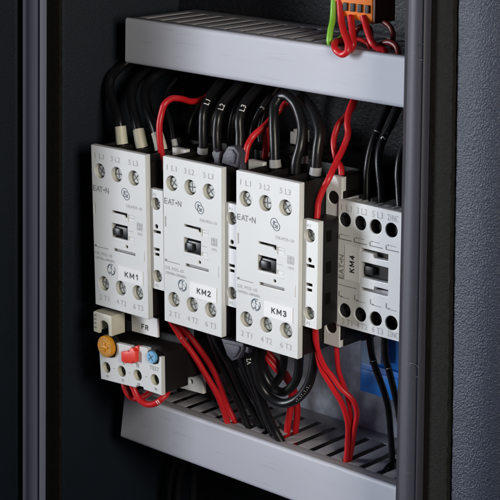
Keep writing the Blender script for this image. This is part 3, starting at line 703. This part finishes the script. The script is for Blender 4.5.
cable(BK, 'black cable marked L3 into the top of KM2', [(238.6, 164, 20), (239, 154, 20), (239.3, 136, 20.5), (240, 119, 22), (245, 103, 27), (257, 89, 35), (268, 77, 42)], 2.2, 'cable', g, f2, [('L3', (241.8, 109, 24), 2.3, False)])
cable(BK, 'thin black cable with white mark behind the red fork between KM2 and KM3', [(251, 158, 34), (252, 140, 34), (256, 120, 35), (262, 108, 37), (272, 95, 41), (280, 84, 45)], 1.7, 'cable', None, (), [('3', (262.5, 107, 37), 1.9, False)])
cable(BK, 'black cable between the L2 and L3 cables, entering KM2 further back', [(231, 152, 30), (231, 134, 30), (233, 117, 31), (239, 103, 35), (250, 90, 41), (258, 78, 45)], 1.7, 'cable')
cable(RD, 'red wire running diagonally up from the KM2 rear terminal behind the black loop', [(244.8, 168, 18), (245.4, 162, 18.5), (247, 148, 20), (252.6, 137, 23), (265, 125, 28), (277, 111.5, 34), (287, 101, 38), (292, 92, 42), (297, 82, 46)], 1.5, 'red')
cable(RD, 'short red wire standing upright between KM2 and KM3, joining the diagonal one', [(264.6, 163, 27), (265.2, 155, 27), (266.6, 145, 28), (266, 131, 30), (270, 121, 33), (282, 107, 39), (291, 95, 43), (297, 85, 47)], 1.5, 'red')
cable(BK, 'black cable bent as a hairpin loop between two KM3 top terminals', [(275.6, 170, 20), (275.4, 160, 20), (274.4, 138, 21), (273.4, 118, 23), (275, 104.5, 26), (280, 97.6, 28), (287, 96.6, 28.5), (294.4, 103.5, 28), (300, 117, 26.5), (302, 131, 24.5), (300, 147, 22), (296.4, 161, 20.5), (295.6, 173, 20)], 2.3, 'cable', None, [(1.5, 4.9, 2.75, 2.6, 'ferrule')])
lp = bpy.data.objects
cable(BK, 'black cable curving over into the right KM3 top terminal', [(315.6, 178, 20), (315.8, 168, 20), (317.2, 150, 21), (318.8, 133, 23), (316, 116.5, 27), (309, 104, 32), (301.5, 96.5, 37), (293, 90, 42), (286, 80, 46)], 2.3, 'cable', None, [(1.5, 4.9, 2.75, 2.6, 'ferrule')])
cable(BK, 'black cable standing behind the hairpin loop above KM3', [(303.8, 168, 30), (303.8, 158, 30), (304.4, 140, 31), (303, 122, 33), (297, 106, 37), (290, 95, 41), (288, 85, 46)], 1.8, 'cable', None, [(2.5, 5.8, 2.1, 2.0, 'ferrule')])
cable(RD, 'long red wire from the side of KM3 up into the upper duct', [(316.4, 224, 9), (317, 214, 9.5), (318.4, 203, 10.5), (322, 190.5, 11.5), (328, 179, 13.5), (335, 164.5, 19), (343, 148.5, 25), (348, 135, 29), (347.2, 123.5, 31), (349, 112, 34), (353, 101, 38), (358, 90, 44)], 1.42, 'red')
cable(RD, 'short red wire twisted behind the long one beside KM3', [(341.5, 176, 24), (340.5, 168, 25), (335.4, 156, 29), (333.5, 141, 31), (335.2, 130, 33), (340, 122, 35), (347, 114.5, 37), (353, 106, 41), (357, 95, 46)], 1.35, 'red')
g = 'black wires into the top of KM4'
cable(BK, 'left black wire with white mark into the top of KM4', [(366.6, 204, 25), (366.8, 192, 26), (367, 174, 27), (369.4, 156, 29), (374, 139, 32), (379, 126.5, 35), (388, 108, 41), (393, 96, 46)], 1.75, 'cable', g, (), [('1', (376.4, 132.5, 33), 2.2, False), ('.', (374.6, 137, 32), 2.2, False)])
cable(BK, 'right black wire with white marks into the top of KM4', [(381.8, 208, 25), (381.6, 194, 26), (381, 180, 27), (378.4, 164, 28), (379.4, 150, 30), (384, 138, 33), (391, 124, 36), (398, 109, 41), (402, 97, 46)], 1.75, 'cable', g, (), [('2', (383.6, 139, 33), 2.2, False), ('-', (386, 134, 34), 2.2, False)])
cable(BK, 'black wire half hidden by the right rubber seal above KM4', [(399.6, 206, 26), (398.8, 190, 27), (398.6, 174, 28), (400, 160, 30), (404, 146, 33), (410, 130, 37), (414, 112, 45)], 1.75, 'cable', g)

g = 'dark cables at the back above the contactors'
cable(BK, 'dark cable at the back left of the KM2 cables', [(188, 152, 40), (188, 138, 42), (190, 122, 45), (197, 106, 48), (207, 92, 52), (216, 82, 56)], 1.7, 'cable', g)
cable(BK, 'dark cable at the back between the L1 and L2 cables', [(212, 150, 44), (211, 134, 46), (213, 116, 49), (221, 101, 52), (232, 90, 56)], 1.6, 'cable', g)
cable(BK, 'dark cable at the back beside the red fork', [(262, 150, 48), (260, 132, 50), (264, 114, 53), (274, 100, 56), (284, 90, 58)], 1.6, 'cable', g)
# --- lower wires
g = 'red wires from KM2 down to the lower duct'
cable(RD, 'red wire with white print sloping down from under KM2, the front one of two', [(168.5, 316, 8), (172.6, 324, 9), (182, 339, 12), (194, 356, 16), (206, 375, 20), (216.6, 394, 24), (222.6, 408, 27), (227, 421, 30), (229, 430, 31)], 1.5, 'red', g, (), [('-', (181, 337.5, 12), 1.5, False)])
cable(RD, 'red wire sloping down from under KM2, the rear one of two', [(174, 318, 12), (179.8, 325.6, 13), (188.4, 335, 16), (201, 351, 20), (212, 367, 25), (219.4, 384.6, 29), (226.6, 404, 33), (233.8, 419, 35), (237, 428, 36)], 1.5, 'red', g)
g = 'black cables from KM2 down to the lower duct'
cable(BK, 'black cable just right of the two red wires under KM2', [(209, 330, 16), (214.4, 343.6, 19), (221.6, 362, 23), (231, 383, 27), (239.6, 404, 31), (247.4, 424, 34), (251, 436, 35)], 1.9, 'cable', g)
cable(BK, 'second black cable right of the red wires under KM2', [(212, 328, 12), (217.6, 341.6, 15), (229.6, 366, 21), (243, 393, 28), (254, 413, 34), (262.5, 428, 37), (267, 440, 38)], 1.9, 'cable', g)
cable(BK, 'third black cable under KM2, passing behind the lower clip', [(232, 338, 20), (238.5, 352, 22), (245, 371, 25), (253.4, 392, 29), (262.5, 416, 34), (268.4, 428, 37), (272, 440, 38)], 2.0, 'cable', g)
cable(BK, 'black cable marked V2 between KM2 and KM3 down to the lower duct', [(244.8, 336, 10), (247, 350, 12), (250.4, 366, 15), (257.6, 389, 20), (266, 412, 25.5), (273, 428, 29), (279, 437.5, 30.5), (284, 447, 31.5)], 2.1, 'cable', g, (), [('V2', (249, 358, 14), 2.1, True)])
cable(BK, 'dark thin cable at the back right of the overload relay', [(174, 376, 44), (180, 390, 47), (191, 412, 52), (197, 424, 55)], 1.3, 'cable')
cable(BK, 'dark cable at the back between the relay terminal and the red wires', [(197, 352, 40), (204, 380, 46), (212, 404, 52), (217, 420, 56)], 1.5, 'cable')
cable(BK, 'black cable sagging in the widest loop under KM3, with white print along it', [(253, 342, 14), (254, 356, 15), (257, 371, 16), (260.6, 385, 17.5), (269, 396.4, 19), (281.8, 403, 20), (295, 399.6, 20.5), (306.6, 387.6, 20.5), (312.6, 371.6, 20), (315, 353, 19.5), (315.6, 336, 19)], 2.2, 'cable', None, (), [('. : . : : . : . : .', (304, 391, 20), 1.5, False)])
cable(BK, 'black cable in the middle sagging loop under KM3', [(259, 344, 22), (260.6, 360, 23), (264, 374, 24), (271, 386, 25), (281.5, 392, 26), (291, 387.5, 26), (297.4, 376, 25), (299.2, 360, 24), (299, 342, 23)], 2.1, 'cable')
cable(BK, 'black cable in the smallest sagging loop under KM3', [(262, 346, 28), (263.4, 362, 29), (267, 374, 30), (273.6, 382.5, 31), (280, 377, 31), (283.6, 366, 30), (284.4, 350, 29), (284, 340, 28)], 1.9, 'cable')
g = 'red wires from under KM3 behind the cable loops'
cable(RD, 'left red wire passing behind the black loops under KM3', [(248, 342, 27), (255.4, 348.7, 28), (266.4, 357.6, 30), (276.3, 369, 32), (286, 378, 35), (291, 389, 37), (290.6, 407, 39), (288, 424, 40.5), (286.6, 434, 41), (286, 446, 42)], 1.6, 'red', g)
cable(RD, 'right red wire passing behind the black loops under KM3', [(262, 346, 30), (268.6, 353.6, 31), (284, 371.6, 35), (293.4, 389, 39), (297.4, 407, 43), (296.4, 420, 44.5), (295, 431, 45.5), (294, 444, 46.5)], 1.6, 'red', g)
g = 'red wires from KM3 down to the lower duct'
cable(RD, 'red wire bulging right, from the KM3 coil strip to the lower duct', [(313.6, 322, 7), (314.4, 330, 8), (316, 340, 9.5), (319.4, 355, 12), (325, 367.4, 15), (331, 375.6, 17), (341, 388.4, 20), (352, 399, 22.5), (357.6, 411, 25), (355, 427, 28), (352, 445, 32), (349.6, 460, 35.2), (348.6, 470, 37)], 1.2, 'red', g)
cable(RD, 'straighter red wire from the KM3 coil strip to the lower duct', [(314.6, 322, 9), (315.4, 332, 10), (317, 346, 12), (320.4, 366, 15), (331.6, 387, 19), (341, 402.6, 22.5), (347.4, 421.6, 26), (347.8, 442, 29.5), (346, 460.5, 32.2), (345, 470, 34)], 1.25, 'red', g)
cable(RD, 'red wire from the rear KM3 terminal joining the other two on the way down', [(336, 340, 20), (336.8, 350, 20), (338.6, 370, 21), (345.6, 391, 23.5), (350.6, 412, 27), (351, 432, 30.5), (349.8, 448, 33), (348.8, 461, 35), (348.4, 470, 36)], 1.15, 'red', g)
g = 'black wires under KM4'
cable(BK, 'left black wire from KM4 down to the lower duct', [(367.6, 322, 24), (369, 334, 25), (371.4, 354, 27), (376.2, 371, 29), (384, 390, 32), (388.6, 410, 35), (390.2, 432, 38), (391.8, 454, 41), (391.4, 466, 43), (390.6, 476, 44)], 1.5, 'cable', g, (), [('1', (372.6, 360, 27.5), 1.8, True)])
cable(BK, 'right black wire from KM4, partly behind the rubber seal', [(382.4, 326, 24), (384, 338, 25), (386.2, 358, 27), (391, 378, 30), (396, 400, 33), (400, 420, 36), (403, 445, 40), (404, 465, 44)], 1.5, 'cable', g, (), [('1', (388, 367, 28), 1.8, True)])
cable(BK, 'short black wire lying along a slot of the lower duct at the right', [(377.5, 477, 30.5), (383, 471.5, 35), (388.4, 466.6, 39.5), (395, 460, 44)], 1.15, 'cable')
g = 'red wires under the overload relay'
cable(RD, 'left red wire tucked under the overload relay', [(123, 380, 3), (124.6, 387, 3), (127.8, 394, 3.5), (133.6, 398.6, 4.5), (140, 398, 6), (147, 394.5, 9), (153, 388, 12)], 1.5, 'red', g)
cable(RD, 'front red wire looping under the overload relay with white print', [(131.6, 383, 0), (134, 390, 0), (138.4, 398, 0.5), (146, 404, 1.5), (154.6, 403.6, 3), (161.4, 399, 5), (166, 393.5, 8), (169, 387, 12)], 1.55, 'red', g, (), [('II', (159, 401, 4.5), 1.8, False)])
cable(BK, 'dark cable crossing behind the two red wires under KM2', [(182, 340, 34), (190, 356, 38), (203, 378, 43), (218, 402, 48), (228, 418, 52), (233, 428, 54)], 1.7, 'cable')
cable(BK, 'dark cable deep behind the lower clip between KM2 and KM3', [(226, 344, 40), (231, 362, 43), (241, 384, 46), (253, 404, 49), (262, 416, 51), (267, 424, 52)], 1.8, 'cable')
cable(BK, 'black cable just left of the V2 cable', [(238, 336, 14), (241, 352, 16), (246, 368, 19), (255, 390, 24), (263, 410, 28.5), (268, 422, 31), (272.5, 433, 33), (276, 442, 34)], 1.9, 'cable')
g = 'dark cables below the lower duct'
cable(BK, 'left dark cable hanging below the lower duct', [(188, 436, 62), (180, 448, 60), (175, 461, 60), (171.6, 478, 60), (170, 500, 60), (170, 520, 60)], 2.2, 'cable', g)
cable(BK, 'middle dark cable hanging below the lower duct', [(197, 440, 60), (189, 452, 58), (184, 465, 58), (180, 481, 58), (178, 505, 58), (178, 525, 58)], 2.2, 'cable', g)
cable(BK, 'right dark cable hanging below the lower duct', [(203, 445, 58), (198, 456, 56), (195.4, 468, 56), (194, 482, 56), (194, 505, 56), (195, 525, 56)], 2.2, 'cable', g)

# --- wires of the orange block on the upper duct
g = 'wires of the orange terminal block'
cable('green_wire', 'bright green wire looping down from the orange terminal block', [(334, -3, 33), (332.5, 18, 30.5), (331, 31, 28), (329.6, 42, 26.6), (332, 46, 27.6), (338.5, 40.5, 33), (344, 36.5, 37), (348, 36, 40)], 1.35, 'green', g, cat='wire')
cable(RD, 'red wire hanging over the front edge of the upper duct in a loop', [(340, 0, 33), (341, 19, 30.5), (343.6, 32, 27), (347.8, 44, 22), (347, 51, 20.6), (342, 54, 20.4), (336.6, 50, 21), (334.8, 45, 24), (338, 41.6, 29), (345, 42, 33), (351, 44.5, 34)], 1.5, 'red', g, cat='wire')
cable(RD, 'second red wire hanging over the upper duct edge, right of the loop', [(350.6, 16, 31.5), (351.8, 24, 30), (352.6, 34, 27), (352.6, 45, 23.5), (350, 50, 24), (347, 46, 30), (349, 42, 35)], 1.5, 'red', g, cat='wire')
cable(RD, 'red wire slanting right from the orange block onto the slotted duct top', [(363.5, 16, 32), (365.2, 23, 31), (368, 31.5, 29), (372, 42, 27), (378.6, 47.6, 27.8), (384, 50, 28.5), (386, 56, 29)], 1.5, 'red', g, cat='wire')
cable(RD, 'thin red wire lying across the slots under the orange block', [(350, 36, 38), (355, 38, 36), (363, 40.4, 34), (369, 44.4, 32), (370.4, 50, 32.4)], 1.0, 'red', g, cat='wire')
cable(RD, 'dark red wire dropping from the right side of the orange block', [(384, 22, 36), (389.6, 26, 35), (392.8, 33, 34.5), (393, 42, 36), (392.6, 50, 37)], 1.2, 'darkred', g, cat='wire')
cable(RD, 'dark red wire arching over the slots at the right end of the upper duct', [(377.6, 52, 30), (380, 46, 30), (385.6, 42.6, 30), (392, 43, 29.6), (397.2, 47.4, 29), (398.4, 56, 29.4)], 1.3, 'darkred', g, cat='wire')
cable(RD, 'dark red wire curling under the orange block', [(353, 45, 38), (355, 37, 37), (357.6, 29.4, 36), (363, 26.8, 37), (369, 28, 39), (371, 36, 42)], 1.2, 'darkred', g, cat='wire')
